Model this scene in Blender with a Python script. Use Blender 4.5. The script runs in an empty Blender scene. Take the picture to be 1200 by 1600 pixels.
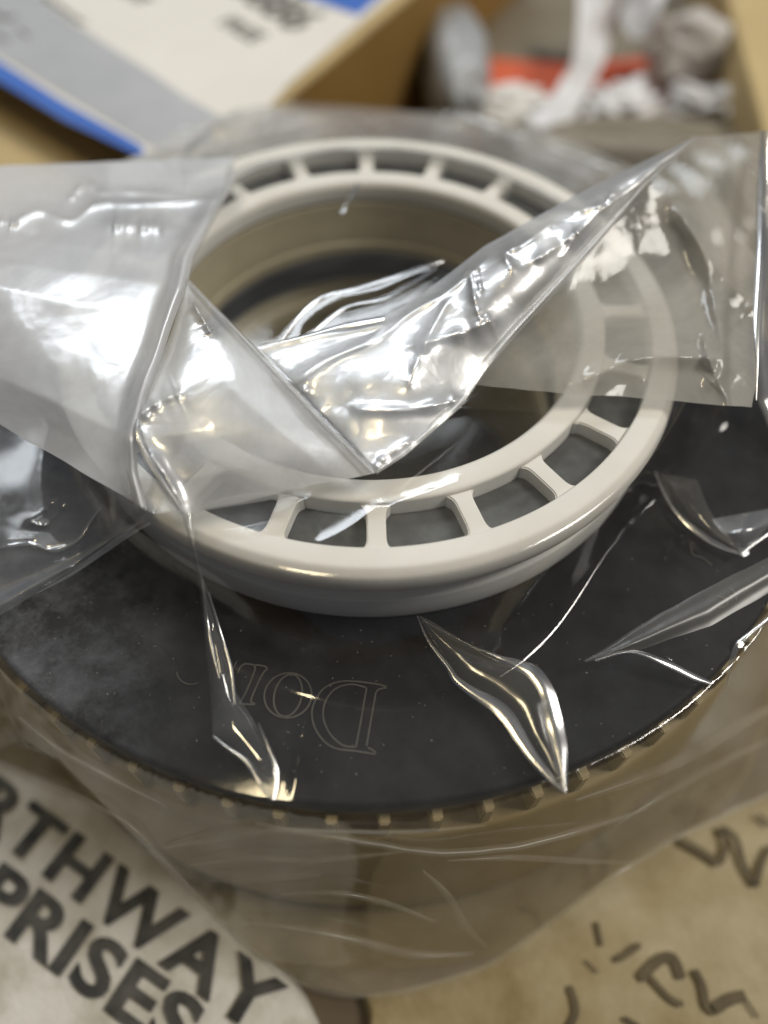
import bpy, bmesh, math, random
import numpy as np
from mathutils import Vector, Matrix, noise as mn
random.seed(4)
C = bpy.context.scene
COL = C.collection
S = 0.1                      # one model unit = radius of the dark disc = 0.1 m

# ------------------------------------------------------------------ camera
FPX = 1250.0                 # focal length in pixels of a 1200 x 1600 frame
CA, CH, CP, CY, CR = 1.33742461, 1.40161844, 0.979917, 0.03169404, 0.02888353
_f = np.array([math.sin(CY)*math.cos(CP), math.cos(CY)*math.cos(CP), -math.sin(CP)])
_r = np.array([math.cos(CY), -math.sin(CY), 0.0]); _u = np.cross(_r, _f)
_r, _u = math.cos(CR)*_r+math.sin(CR)*_u, -math.sin(CR)*_r+math.cos(CR)*_u
_o = np.array([0, -CA, CH])
cd = bpy.data.cameras.new('camera'); cam = bpy.data.objects.new('camera', cd); COL.objects.link(cam)
cam.matrix_world = Matrix(((_r[0], _u[0], -_f[0], _o[0]*S), (_r[1], _u[1], -_f[1], _o[1]*S),
                           (_r[2], _u[2], -_f[2], _o[2]*S), (0, 0, 0, 1)))
cd.sensor_fit = 'VERTICAL'; cd.sensor_height = 36; cd.sensor_width = 27; cd.lens = 36*FPX/1600
cd.clip_start = 0.005; cd.clip_end = 30
cd.dof.use_dof = True; cd.dof.focus_distance = 1.49*S; cd.dof.aperture_fstop = 28.1/6.6
C.camera = cam
# ------------------------------------------------------------------ light
W = bpy.data.worlds.new('World'); C.world = W; W.use_nodes = True
wn = W.node_tree; bg = wn.nodes['Background']
bg.inputs[0].default_value = (0.86, 0.9, 1.0, 1); bg.inputs[1].default_value = 0.09

def lamp(name, loc, aim, sx, sy, radiance, col):
    d = bpy.data.lights.new(name, 'AREA'); d.shape = 'RECTANGLE'; d.size = sx; d.size_y = sy
    d.color = col; d.energy = radiance*math.pi*sx*sy
    o = bpy.data.objects.new(name, d); COL.objects.link(o); o.location = loc
    o.rotation_euler = (Vector(aim)-Vector(loc)).to_track_quat('-Z', 'Y').to_euler()
    return o
lamp('cool_ceiling_lamp', (-0.22, 0.725, 0.9), (0, 0, 0), 0.76, 0.21, 12.5, (0.88, 0.94, 1.0))
lamp('side_ceiling_lamp', (0.74, -0.02, 0.92), (0, 0, 0), 0.36, 0.36, 22, (1.0, 0.955, 0.88))
lamp('warm_lamp', (-0.17, 0.035, 1.0), (0, 0, 0), 0.26, 0.10, 24, (1.0, 0.83, 0.52))

C.view_settings.view_transform = 'Standard'; C.view_settings.look = 'None'
C.view_settings.exposure = 0; C.view_settings.gamma = 1
C.render.engine = 'CYCLES'
cy = C.cycles
cy.max_bounces = 14; cy.transparent_max_bounces = 32; cy.diffuse_bounces = 4; cy.glossy_bounces = 3
cy.transmission_bounces = 6; cy.caustics_reflective = False; cy.caustics_refractive = False
cy.sample_clamp_indirect = 4; cy.use_denoising = True

# ------------------------------------------------------------------ pixel -> place
def ray(px, py):
    d = (px-600)/FPX*_r-(py-800)/FPX*_u+_f
    return d
def at(px, py, z):
    d = ray(px, py); t = (z-_o[2])/d[2]
    return _o+t*d
# ------------------------------------------------------------------ object helpers
def prop(o, label=None, cat=None, group=None, kind=None):
    if label: o['label'] = label
    if cat: o['category'] = cat
    if group: o['group'] = group
    if kind: o['kind'] = kind
    return o
def empty(name, loc, **k):
    o = bpy.data.objects.new(name, None); COL.objects.link(o); o.location = [c*S for c in loc]
    o.empty_display_size = 0.02
    return prop(o, **k)
def link(name, me, mat, parent=None, **k):
    if mat: me.materials.clear(); me.materials.append(mat)
    o = bpy.data.objects.new(name, me); COL.objects.link(o)
    if parent:
        o.parent = parent
        o.matrix_parent_inverse = Matrix.Translation(parent.location).inverted() if parent.type == 'EMPTY' else Matrix.Identity(4)
    return prop(o, **k)
def mesh_np(name, V, F, smooth=True):
    V = np.asarray(V, float)*S; F = np.asarray(F, np.int32)
    me = bpy.data.meshes.new(name)
    me.vertices.add(len(V)); me.vertices.foreach_set('co', V.ravel())
    n = F.shape[1]; me.loops.add(F.size); me.loops.foreach_set('vertex_index', F.ravel())
    me.polygons.add(len(F)); me.polygons.foreach_set('loop_start', np.arange(0, F.size, n, dtype=np.int32))
    me.polygons.foreach_set('loop_total', np.full(len(F), n, np.int32))
    me.polygons.foreach_set('use_smooth', np.full(len(F), smooth, bool))
    me.update(calc_edges=True); me.validate()
    return me
def gridfaces(n, m, wrap=False):
    i = np.arange(n-1)[:, None]; j = np.arange(m if wrap else m-1)[None]
    a = i*m+j; b = i*m+(j+1) % m; c = (i+1)*m+(j+1) % m; d = (i+1)*m+j
    return np.stack([a, b, c, d], -1).reshape(-1, 4)
def lathe(prof, seg=192, wob=0.0):
    """closed ring from a list of (r, z)"""
    P = np.array(prof+[prof[0]], float); th = np.linspace(0, 2*math.pi, seg, endpoint=False)
    r = P[:, 0][:, None]*np.ones(seg); z = P[:, 1][:, None]*np.ones(seg)
    V = np.stack([r*np.cos(th), r*np.sin(th), z], -1).reshape(-1, 3)
    return V, gridfaces(len(P), seg, True)[:, ::-1]
def ring_obj(name, prof, mat, parent, bev=0.006, seg=192, **k):
    V, F = lathe(prof, seg)
    me = mesh_np(name, V, F, True)
    bm = bmesh.new(); bm.from_mesh(me); bmesh.ops.remove_doubles(bm, verts=bm.verts, dist=1e-6)
    bmesh.ops.recalc_face_normals(bm, faces=bm.faces)
    ed = [e for e in bm.edges if len(e.link_faces) == 2 and e.calc_face_angle(0) > math.radians(25)]
    bmesh.ops.bevel(bm, geom=ed, offset=bev*S, segments=3, affect='EDGES', profile=0.5)
    for f in bm.faces: f.smooth = True
    bm.to_mesh(me); bm.free()
    o = link(name, me, mat, parent, **k)
    return o
def prism(name, poly, z0, z1, mat, parent, bev=0.0, M=None, **k):
    """outline in xy given depth from z0 up to z1"""
    bm = bmesh.new()
    a = [bm.verts.new((x*S, y*S, z0*S)) for x, y in poly]
    f = bm.faces.new(a); r = bmesh.ops.extrude_face_region(bm, geom=[f])
    for v in r['geom']:
        if isinstance(v, bmesh.types.BMVert): v.co.z = z1*S
    bmesh.ops.recalc_face_normals(bm, faces=bm.faces)
    if bev: bmesh.ops.bevel(bm, geom=list(bm.edges), offset=bev*S, segments=2, affect='EDGES')
    if M is not None: bm.transform(M)
    me = bpy.data.meshes.new(name); bm.to_mesh(me); bm.free()
    return link(name, me, mat, parent, **k)
# ------------------------------------------------------------------ materials
def newmat(name):
    m = bpy.data.materials.new(name); m.use_nodes = True
    nt = m.node_tree; b = nt.nodes['Principled BSDF']
    return m, nt, b
def N(nt, t, **k):
    n = nt.nodes.new(t)
    for a, v in k.items():
        if a in n.inputs: n.inputs[a].default_value = v
        else: setattr(n, a, v)
    return n
def ramp(nt, fac, stops):
    r = N(nt, 'ShaderNodeValToRGB'); e = r.color_ramp.elements
    while len(e) < len(stops): e.new(0.5)
    for q, (p, c) in zip(e, stops): q.position = p; q.color = (*c, 1)
    nt.links.new(fac, r.inputs[0]); return r.outputs[0]
def noise(nt, scale, detail=6, rough=0.6, vec=None, dist=0.0):
    n = N(nt, 'ShaderNodeTexNoise', Scale=scale, Detail=detail, Roughness=rough, Distortion=dist)
    if vec is None: vec = N(nt, 'ShaderNodeTexCoord').outputs['Object']
    nt.links.new(vec, n.inputs['Vector']); return n.outputs['Fac']
def bump(nt, b, fac, strength, dist):
    n = N(nt, 'ShaderNodeBump', Strength=strength, Distance=dist)
    nt.links.new(fac, n.inputs['Height']); nt.links.new(n.outputs[0], b.inputs['Normal'])
def matte(name, c0, c1, scale=60, rough=0.6, bscale=400, bstr=0.3, bd=0.0003, sss=0.0, spread=(0.3, 0.7)):
    m, nt, b = newmat(name)
    nt.links.new(ramp(nt, noise(nt, scale), [(spread[0], c0), (spread[1], c1)]), b.inputs['Base Color'])
    b.inputs['Roughness'].default_value = rough
    if sss:
        b.inputs['Subsurface Weight'].default_value = sss; b.inputs['Subsurface Scale'].default_value = 0.004
        b.inputs['Subsurface Radius'].default_value = (1.0, 0.8, 0.55)
    bump(nt, b, noise(nt, bscale, 4), bstr, bd)
    return m
M_nylon = matte('ivory_nylon', (0.75, 0.725, 0.67), (0.86, 0.84, 0.80), 45, 0.62, 900, 0.15, 0.0002, 0.08)
M_tooth = matte('pale_tan_plastic', (0.27, 0.21, 0.105), (0.38, 0.30, 0.16), 40, 0.55, 500, 0.2)
M_olive = matte('olive_tan_plastic', (0.36, 0.31, 0.19), (0.50, 0.44, 0.30), 40, 0.55, 500, 0.2)
M_tan = matte('tan_plastic', (0.24, 0.175, 0.075), (0.35, 0.27, 0.13), 40, 0.55, 500, 0.2)
M_black = matte('black_rubber', (0.012, 0.012, 0.013), (0.03, 0.03, 0.032), 60, 0.5)
M_core = matte('grey_core', (0.035, 0.036, 0.036), (0.11, 0.115, 0.115), 140, 0.6)
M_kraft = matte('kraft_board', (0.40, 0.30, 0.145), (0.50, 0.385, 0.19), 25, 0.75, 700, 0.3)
M_kraft_shaded = matte('shaded_kraft_board', (0.24, 0.135, 0.030), (0.30, 0.17, 0.042), 25, 0.8, 700, 0.3)  # kraft with shadow mixed into its colour, for one carton side
M_ink = matte('black_ink', (0.018, 0.018, 0.018), (0.10, 0.095, 0.085), 160, 0.8)
M_ink2 = matte('marker_ink', (0.07, 0.055, 0.03), (0.15, 0.12, 0.065), 60, 0.8)
M_greyink = matte('grey_print', (0.07, 0.065, 0.055), (0.16, 0.15, 0.135), 80, 0.8)
M_green = matte('faded_green_ink', (0.10, 0.14, 0.09), (0.28, 0.30, 0.22), 80, 0.8)
M_label = matte('label_paper', (0.66, 0.63, 0.57), (0.74, 0.71, 0.66), 18, 0.6, 300, 0.1)
M_labelgrey = matte('label_grey_print', (0.34, 0.35, 0.37), (0.43, 0.44, 0.46), 22, 0.6)
M_blue = matte('blue_print', (0.025, 0.10, 0.42), (0.04, 0.15, 0.52), 22, 0.6)
M_orange = matte('orange_print', (0.55, 0.09, 0.035), (0.68, 0.14, 0.055), 22, 0.6)
M_taupe = matte('taupe_board', (0.16, 0.14, 0.10), (0.22, 0.19, 0.14), 22, 0.7)
M_white = matte('white_board', (0.62, 0.60, 0.57), (0.75, 0.73, 0.70), 22, 0.6)
M_cloth_white = matte('bleached_canvas', (0.36, 0.33, 0.25), (0.66, 0.64, 0.59), 60, 0.85, 700, 0.45, 0.0008, spread=(0.30, 0.60))
M_cloth_tan = matte('tan_canvas', (0.22, 0.155, 0.055), (0.47, 0.41, 0.27), 34, 0.85, 700, 0.45, 0.0008, spread=(0.30, 0.68))
M_table = matte('table_top', (0.06, 0.04, 0.02), (0.11, 0.08, 0.045), 15, 0.6)
M_silver = matte('silver_pouch', (0.22, 0.23, 0.235), (0.40, 0.41, 0.42), 30, 0.35)
M_etch = matte('etched_line', (0.045, 0.042, 0.036), (0.085, 0.08, 0.07), 200, 0.7)

def disc_material():
    m, nt, b = newmat('graphite_disc')
    tc = N(nt, 'ShaderNodeTexCoord').outputs['Object']
    base = ramp(nt, noise(nt, 120, 8), [(0.3, (0.006, 0.006, 0.007)), (0.7, (0.020, 0.021, 0.025))])
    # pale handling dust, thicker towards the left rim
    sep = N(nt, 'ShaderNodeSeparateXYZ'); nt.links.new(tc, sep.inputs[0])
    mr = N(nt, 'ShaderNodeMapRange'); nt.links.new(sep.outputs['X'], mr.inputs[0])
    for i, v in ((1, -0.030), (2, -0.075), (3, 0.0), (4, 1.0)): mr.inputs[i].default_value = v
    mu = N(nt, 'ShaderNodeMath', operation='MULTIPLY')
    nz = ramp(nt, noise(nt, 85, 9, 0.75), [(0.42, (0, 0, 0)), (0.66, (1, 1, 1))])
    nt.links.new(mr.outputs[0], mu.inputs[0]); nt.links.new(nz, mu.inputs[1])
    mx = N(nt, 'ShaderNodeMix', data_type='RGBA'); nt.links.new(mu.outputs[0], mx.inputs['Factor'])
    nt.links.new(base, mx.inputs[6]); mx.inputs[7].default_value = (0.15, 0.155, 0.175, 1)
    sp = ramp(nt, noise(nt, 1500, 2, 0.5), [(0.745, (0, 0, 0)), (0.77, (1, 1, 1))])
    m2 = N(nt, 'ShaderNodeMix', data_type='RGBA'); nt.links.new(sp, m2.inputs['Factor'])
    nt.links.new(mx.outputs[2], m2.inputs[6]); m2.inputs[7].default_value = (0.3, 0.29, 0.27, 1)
    nt.links.new(m2.outputs[2], b.inputs['Base Color'])
    b.inputs['Roughness'].default_value = 0.55; b.inputs['Specular IOR Level'].default_value = 0.12
    bump(nt, b, noise(nt, 900, 5), 0.25, 0.0002)
    return m
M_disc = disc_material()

def film(name, haze, gain=1.6, rough=0.07, hz=(0.78, 0.79, 0.80), wr=0.35, wscale=38, lo=0.35, hs=22, sheen=0.0, skirt=None, cap=0.42, crinkle=0.0):
    """thin polythene: mostly see-through, mirror-like by angle, cloudy in patches"""
    m = bpy.data.materials.new(name); m.use_nodes = True; nt = m.node_tree; nt.nodes.clear()
    out = N(nt, 'ShaderNodeOutputMaterial')
    tr = N(nt, 'ShaderNodeBsdfTransparent'); tr.inputs[0].default_value = (0.965, 0.965, 0.955, 1)
    gl = N(nt, 'ShaderNodeBsdfGlossy', Roughness=rough); gl.inputs['Color'].default_value = (1, 1, 1, 1)
    df = N(nt, 'ShaderNodeBsdfDiffuse'); df.inputs[0].default_value = (*hz, 1)
    tl = N(nt, 'ShaderNodeBsdfTranslucent'); tl.inputs[0].default_value = (*hz, 1)
    dm = N(nt, 'ShaderNodeMixShader', Fac=0.35); nt.links.new(df.outputs[0], dm.inputs[1]); nt.links.new(tl.outputs[0], dm.inputs[2])
    h = noise(nt, hs, 6, 0.62, dist=1.2)
    mr = N(nt, 'ShaderNodeMapRange'); nt.links.new(h, mr.inputs[0])
    for i, v in ((1, 0.32), (2, 0.70), (3, haze*lo), (4, haze*1.5)): mr.inputs[i].default_value = v
    hz_out = mr.outputs[0]
    if skirt:
        tc = N(nt, 'ShaderNodeTexCoord'); sx = N(nt, 'ShaderNodeSeparateXYZ'); nt.links.new(tc.outputs['Object'], sx.inputs[0])
        cx = N(nt, 'ShaderNodeCombineXYZ'); nt.links.new(sx.outputs[0], cx.inputs[0]); nt.links.new(sx.outputs[1], cx.inputs[1])
        ln = N(nt, 'ShaderNodeVectorMath', operation='LENGTH'); nt.links.new(cx.outputs[0], ln.inputs[0])
        m4 = N(nt, 'ShaderNodeMapRange'); nt.links.new(ln.outputs['Value'], m4.inputs[0])
        for i, v in ((1, 0.100), (2, 0.107), (3, 1.0), (4, skirt)): m4.inputs[i].default_value = v
        mm = N(nt, 'ShaderNodeMath', operation='MULTIPLY'); nt.links.new(mr.outputs[0], mm.inputs[0]); nt.links.new(m4.outputs[0], mm.inputs[1])
        hz_out = mm.outputs[0]
    m1 = N(nt, 'ShaderNodeMixShader'); nt.links.new(hz_out, m1.inputs[0])
    nt.links.new(tr.outputs[0], m1.inputs[1]); nt.links.new(dm.outputs[0], m1.inputs[2])
    bp = N(nt, 'ShaderNodeBump', Strength=wr, Distance=0.0012)
    hsum = noise(nt, wscale, 3, 0.5, dist=0.8)
    if crinkle:
        tcv = N(nt, 'ShaderNodeTexCoord'); wv = N(nt, 'ShaderNodeVectorMath', operation='ADD'); nn = N(nt, 'ShaderNodeTexNoise', Scale=30.0); nt.links.new(tcv.outputs['Object'], nn.inputs['Vector'])
        sc_ = N(nt, 'ShaderNodeVectorMath', operation='SCALE'); sc_.inputs['Scale'].default_value = 0.02; nt.links.new(nn.outputs['Color'], sc_.inputs[0])
        nt.links.new(tcv.outputs['Object'], wv.inputs[0]); nt.links.new(sc_.outputs[0], wv.inputs[1])
        for scl, am in ((55, 1.0), (140, 0.35)):
            vo = N(nt, 'ShaderNodeTexVoronoi', feature='DISTANCE_TO_EDGE', Scale=scl); nt.links.new(wv.outputs[0], vo.inputs['Vector'])
            mm_ = N(nt, 'ShaderNodeMath', operation='MULTIPLY_ADD'); nt.links.new(vo.outputs['Distance'], mm_.inputs[0]); mm_.inputs[1].default_value = crinkle*am; nt.links.new(hsum, mm_.inputs[2]); hsum = mm_.outputs[0]
    nt.links.new(hsum, bp.inputs['Height'])
    for n in (gl,): nt.links.new(bp.outputs[0], n.inputs['Normal'])
    lw = N(nt, 'ShaderNodeLayerWeight', Blend=0.5); nt.links.new(bp.outputs[0], lw.inputs['Normal'])
    pw = N(nt, 'ShaderNodeMath', operation='POWER'); nt.links.new(lw.outputs['Facing'], pw.inputs[0]); pw.inputs[1].default_value = 5
    mg = N(nt, 'ShaderNodeMath', operation='MULTIPLY_ADD', use_clamp=True); nt.links.new(pw.outputs[0], mg.inputs[0])
    mg.inputs[1].default_value = 0.9*gain; mg.inputs[2].default_value = 0.055*gain
    mn_ = N(nt, 'ShaderNodeMath', operation='MINIMUM'); nt.links.new(mg.outputs[0], mn_.inputs[0]); mn_.inputs[1].default_value = cap; mg = mn_
    m2 = N(nt, 'ShaderNodeMixShader'); nt.links.new(mg.outputs[0], m2.inputs[0])
    nt.links.new(m1.outputs[0], m2.inputs[1]); nt.links.new(gl.outputs[0], m2.inputs[2])
    if sheen:
        g2 = N(nt, 'ShaderNodeBsdfGlossy', Roughness=0.42); g2.inputs['Color'].default_value = (1, 1, 1, 1)
        m3 = N(nt, 'ShaderNodeMixShader', Fac=sheen); nt.links.new(m2.outputs[0], m3.inputs[1]); nt.links.new(g2.outputs[0], m3.inputs[2])
        m2 = m3
    nt.links.new(m2.outputs[0], out.inputs[0])
    return m
M_film = film('clear_film', 0.023, 1.1, 0.08, hz=(0.80, 0.76, 0.67), wr=0.12, skirt=6.5, cap=0.11)
M_film_flap = film('clouded_film_flap', 0.62, 1.5, 0.19, (0.80, 0.82, 0.86), 0.4, 45, 0.85, sheen=0.10, crinkle=0.35)
M_film_tri = film('clouded_film_fold', 0.54, 3.0, 0.19, (0.80, 0.81, 0.83), 0.4, 45, 0.6, sheen=0.12, crinkle=0.8)
M_film_ridge = film('shiny_film_ridge', 0.50, 3.6, 0.22, (0.80, 0.82, 0.85), 0.6, 60, 0.6, sheen=0.17, crinkle=0.9)
M_film_milky = film('milky_film_panel', 0.46, 0.45, 0.10, (0.62, 0.60, 0.55), 0.5, 40, 0.6, crinkle=0.8)
M_film_gusset = film('gusset_film', 0.3, 6.0, 0.12, sheen=0.1)
M_film_tail = film('folded_film_tail', 0.12, 2.2, 0.06)
M_film_rear = film('cloudy_rear_film', 0.48, 1.5, 0.14, (0.70, 0.71, 0.72), 0.5, 40, 0.7, sheen=0.02)
M_film_skirt = film('clouded_skirt_film', 0.26, 1.2, 0.1, (0.72, 0.70, 0.64), 0.5, 60, 0.3, 30)
M_film_roll = film('rolled_film', 0.06, 9.0, 0.22, wr=0.1, cap=0.8)
M_film_facet = film('facet_film', 0.09, 1.6, 0.15, (0.6, 0.57, 0.48))
M_film_under = film('shade_tinted_lower_film', 0.62, 0.3, 0.3, (0.27, 0.21, 0.105), lo=0.6, hs=30)
M_film_wrinkle = film('wrinkle_film', 0.14, 0.6, 0.35, (0.66, 0.62, 0.52), lo=0.5)
M_film_sweep = film('sweep_film', 0.10, 0.9, 0.32, (0.6, 0.58, 0.52), lo=0.5)
M_film_slack = film('slack_film', 0.16, 2.4, 0.12, (0.72, 0.76, 0.84), sheen=0.04)
M_film_seam = film('film_seam', 0.30, 1.4, 0.2, lo=0.8)

# ================================================================== SETTING
ZF = -0.70                                                   # table / sack level
def sheet(name, x0, x1, y0, y1, zf, step, mat, **k):
    xs = np.arange(x0, x1+step/2, step); ys = np.arange(y0, y1+step/2, step)
    X, Y = np.meshgrid(xs, ys); Z = zf(X, Y)
    return link(name, mesh_np(name, np.stack([X, Y, Z], -1).reshape(-1, 3), gridfaces(len(ys), len(xs))), mat, **k)
def fnoise(X, Y, sc, seed=0, oct=4):
    out = np.zeros_like(X, float); rs = np.random.RandomState(seed)
    amp, fq, tot = 1.0, 1.0, 0
    for o in range(oct):
        for q in range(5):
            a = rs.uniform(0, 2*math.pi); k = fq*sc*rs.uniform(0.7, 1.3)
            out += amp*np.sin(k*(X*math.cos(a)+Y*math.sin(a))+rs.uniform(0, 6.28)+0.8*np.sin(k*0.6*(X*math.sin(a)-Y*math.cos(a))+rs.uniform(0, 6.28)))
            tot += amp
        amp *= 0.55; fq *= 1.9
    return out/tot*2.2
sheet('table_top', -9, 9, -6, 14, lambda X, Y: X*0+ZF-0.035, 1.0, M_table, kind='structure')

# ================================================================== SACKS UNDER THE BAG
def sack(name, outline, top, mat, seed, amp, **k):
    """a low filled cloth sack: outline polygon (world xy), rounded edge, dimpled top"""
    P = np.array(outline, float); n = 220
    d = np.r_[0, np.cumsum(np.hypot(*np.diff(np.vstack([P, P[:1]]), axis=0).T))]
    t = np.linspace(0, d[-1], n, endpoint=False); Q = np.vstack([P, P[:1]])
    bx = np.interp(t, d, Q[:, 0]); by = np.interp(t, d, Q[:, 1])
    for _ in range(6): bx = (bx+np.roll(bx, 1)+np.roll(bx, -1))/3; by = (by+np.roll(by, 1)+np.roll(by, -1))/3
    cx, cyy = bx.mean(), by.mean(); m = 150
    s = np.linspace(0.0, 1.0, m)[:, None]
    X = cx+(bx-cx)*s; Y = cyy+(by-cyy)*s
    edge = np.clip((1-s)/0.02, 0, 1); Z = ZF-0.032+0.032*np.sqrt(1-(1-edge)**2)+top
    Z = Z+fnoise(X, Y, 7, seed)*amp*edge+fnoise(X, Y, 40, seed+1)*amp*0.15*edge
    Z[-1] = ZF-0.034
    return link(name, mesh_np(name, np.stack([X, Y, Z], -1).reshape(-1, 3), gridfaces(m, n, True)), mat, **k)
w = lambda px, py: tuple(at(px, py, ZF)[:2])
sackL = sack('printed_sack', [(-3.2, -3.2), w(560, 1900), w(515, 1620), w(482, 1546), w(425, 1480), w(340, 1385), w(282, 1315), w(225, 1262), w(110, 1210), w(0, 1170), w(-300, 1055), (-3.2, -0.35)], 0.010, M_cloth_white, 3, 0.005,
    label='off-white cloth sack with bold black lettering at the lower left, partly under the plastic bag', cat='sack')
sackR = sack('canvas_sack', [w(570, 1900), w(530, 1610), w(600, 1585), w(655, 1556), w(600, 1528), w(490, 1520), w(404, 1468), w(318, 1395), w(258, 1322), w(204, 1272), w(100, 1222), w(0, 1180), w(-300, 1065), (-3.2, -0.3), (-3.2, 0.75), (-0.4, 0.9), (3.2, 1.25), (3.2, -3.2)], 0.004, M_cloth_tan, 8, 0.006,  # outline notched to bare dark table, standing in for the bag's shadow
    label='tan canvas sack with dark marker scrawl at the lower right, lying under the plastic bag', cat='sack')

def print_text(body, px, py, ang_px, size, name, mat, parent, z, bold=0.0, sx=1.0, thick=0.0016, space=1.0):
    """flat printed lettering whose baseline starts above (px, py) and runs towards ang_px in the picture"""
    a = at(px, py, z); b = at(*ang_px, z); ang = math.atan2(b[1]-a[1], b[0]-a[0])
    cu = bpy.data.curves.new(name, 'FONT'); cu.body = body; cu.size = size; cu.offset = bold; cu.extrude = thick; cu.space_character = space
    cu.resolution_u = 4
    t = bpy.data.objects.new('t', cu); COL.objects.link(t)
    bpy.context.view_layer.update()
    me = bpy.data.meshes.new_from_object(t.evaluated_get(bpy.context.evaluated_depsgraph_get()))
    bpy.data.objects.remove(t)
    me.transform(Matrix.Scale(S, 4) @ Matrix.Translation(Vector(a)) @ Matrix.Rotation(ang, 4, 'Z') @ Matrix.Diagonal((sx, 1, 1, 1)))
    me.name = name
    return link(name, me, mat, parent)
def stroke(pts, z, wd, name, mat, parent, closed=False, h=0.002, seed=0):
    """a flat pen or print stroke through picture points laid on the plane z"""
    P = [Vector(at(x, y, z)) for x, y in pts]
    return stroke3(P, wd, name, mat, parent, h, seed)
def smooth_pts(P, n=6):
    if len(P) < 3: return P
    out = []
    Q = [P[0]]+list(P)+[P[-1]]
    for i in range(1, len(Q)-2):
        for k in range(n):
            t = k/n; a, b, c, d = Q[i-1], Q[i], Q[i+1], Q[i+2]
            out.append(0.5*((2*b)+(c-a)*t+(2*a-5*b+4*c-d)*t*t+(3*b-a-3*c+d)*t**3))
    out.append(P[-1]); return out
def stroke3(P, wd, name, mat, parent, h=0.002, seed=0, smooth=True):
    if smooth: P = smooth_pts(P)
    rs = random.Random(seed); V = []; n = len(P)
    for i, p in enumerate(P):
        t = (P[min(i+1, n-1)]-P[max(i-1, 0)]); t.z = 0; t.normalize(); s = Vector((-t.y, t.x, 0))*wd*0.5*(1 if name == 'engraved_line' else min(1.0, 0.55+0.5*min(i, n-1-i)))*rs.uniform(0.95, 1.05)
        V += [p-s, p+s, p+s+Vector((0, 0, h)), p-s+Vector((0, 0, h))]
    F = []
    for i in range(n-1):
        for k in range(4):
            F.append((4*i+k, 4*i+(k+1) % 4, 4*i+4+(k+1) % 4, 4*i+4+k))
    return link(name, mesh_np(name, V, F, False), mat, parent)
ZT = ZF+0.018
print_text('NORTHWAY', -205, 1156, (428, 1639), 0.158, 'lettering', M_ink, sackL, ZT, 0.0045, 1.24, space=1.14)
print_text('ENTERPRISES', -350, 1191, (280, 1661), 0.158, 'lettering', M_ink, sackL, ZT, 0.0045, 1.36, space=1.04)
for s in ([(10, 1150), (60, 1160)], [(75, 1195), (100, 1203), (130, 1215)]):
    stroke(s, ZT+0.004, 0.03, 'print_mark', M_green, sackR)
for i, (s, wd) in enumerate([
    ([(1062, 1312), (1095, 1330), (1125, 1350)], 0.022), ([(1125, 1350), (1135, 1320), (1128, 1295), (1150, 1310), (1162, 1350), (1182, 1385)], 0.017), ([(1182, 1385), (1190, 1350), (1205, 1320)], 0.016),
    ([(1185, 1272), (1205, 1290)], 0.024),
    ([(932, 1440), (940, 1478)], 0.022), ([(1000, 1475), (980, 1490), (962, 1500)], 0.016), ([(1000, 1530), (1030, 1500), (1052, 1498), (1066, 1530)], 0.026),
    ([(1015, 1525), (1045, 1558), (1068, 1570)], 0.016), ([(1085, 1515), (1098, 1540), (1104, 1570), (1118, 1582)], 0.020), ([(1112, 1580), (1140, 1562), (1165, 1555)], 0.028),
    ([(890, 1540), (900, 1580), (885, 1610)], 0.018), ([(975, 1590), (1000, 1605)], 0.022), ([(1165, 1560), (1185, 1590)], 0.012), ([(915, 1500), (935, 1520)], 0.010)]):
    stroke(s, ZT-0.003, wd*0.85, 'marker_stroke', M_ink2, sackR, seed=i, h=0.0008)

# ================================================================== CARTONS BEHIND
def plate(name, pts, z, mat, parent, th=0.004, **k):
    P = [at(x, y, z) for x, y in pts]
    return prism(name, [(p[0], p[1]) for p in P], z, z+th, mat, parent, **k)
ZB = 0.0
ca = at(395, 195, ZB); cb = at(640, -8, ZB); cc = at(-260, -160, ZB)
e1 = (cb-ca); e1 /= np.hypot(*e1[:2]); e1[2] = 0
e2 = np.array([-e1[1], e1[0], 0])
c0 = ca-e1*0.10
def bxy(u, v): return (c0[0]+e1[0]*u+e2[0]*v, c0[1]+e1[1]*u+e2[1]*v)
carton = empty('carton', (c0[0], c0[1], ZF-0.035), label='brown cardboard carton with a white, grey and blue label, upper left behind the bag', cat='box')
prism('carton_side', [bxy(0, 0.0), bxy(2.3, 0.0), bxy(2.3, 0.03), bxy(0, 0.03)], ZF-0.032, ZB-0.02, M_kraft_shaded, carton)
prism('carton_side', [bxy(0, 0.033), bxy(0.03, 0.033), bxy(0.03, 3.2), bxy(0, 3.2)], ZF-0.032, ZB-0.02, M_kraft, carton)
prism('carton_side', [bxy(0.033, 3.17), bxy(2.3, 3.17), bxy(2.3, 3.2), bxy(0.033, 3.2)], ZF-0.032, ZB-0.02, M_kraft, carton)
top = prism('carton_top', [bxy(-0.005, -0.006), bxy(2.31, -0.006), bxy(2.31, 3.21), bxy(-0.005, 3.21)], ZB-0.019, ZB, M_kraft, carton, bev=0.006)
ZL = ZB+0.003
lab = plate('label', [(-300, -250), (420, 165), (395, 196), (345, 165), (300, 150), (180, 205), (225, 238), (190, 236), (100, 178), (-300, -20)][:2]+[(428, 132), (600, -10), (760, -160), (200, -420)], ZL, M_label, carton)
bpy.data.objects.remove(lab)
lab = plate('label', [(225, 246), (100, 190), (0, 128), (-330, -60), (250, -420), (680, -70), (600, 4), (455, 128), (420, 168)], ZL, M_label, carton, th=0.003)
plate('blue_stripe', [(226, 244), (210, 240), (100, 188), (0, 128), (-330, -60), (-330, -92), (0, 96), (100, 160), (212, 222), (224, 232)], ZL+0.004, M_blue, lab, th=0.001)
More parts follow.
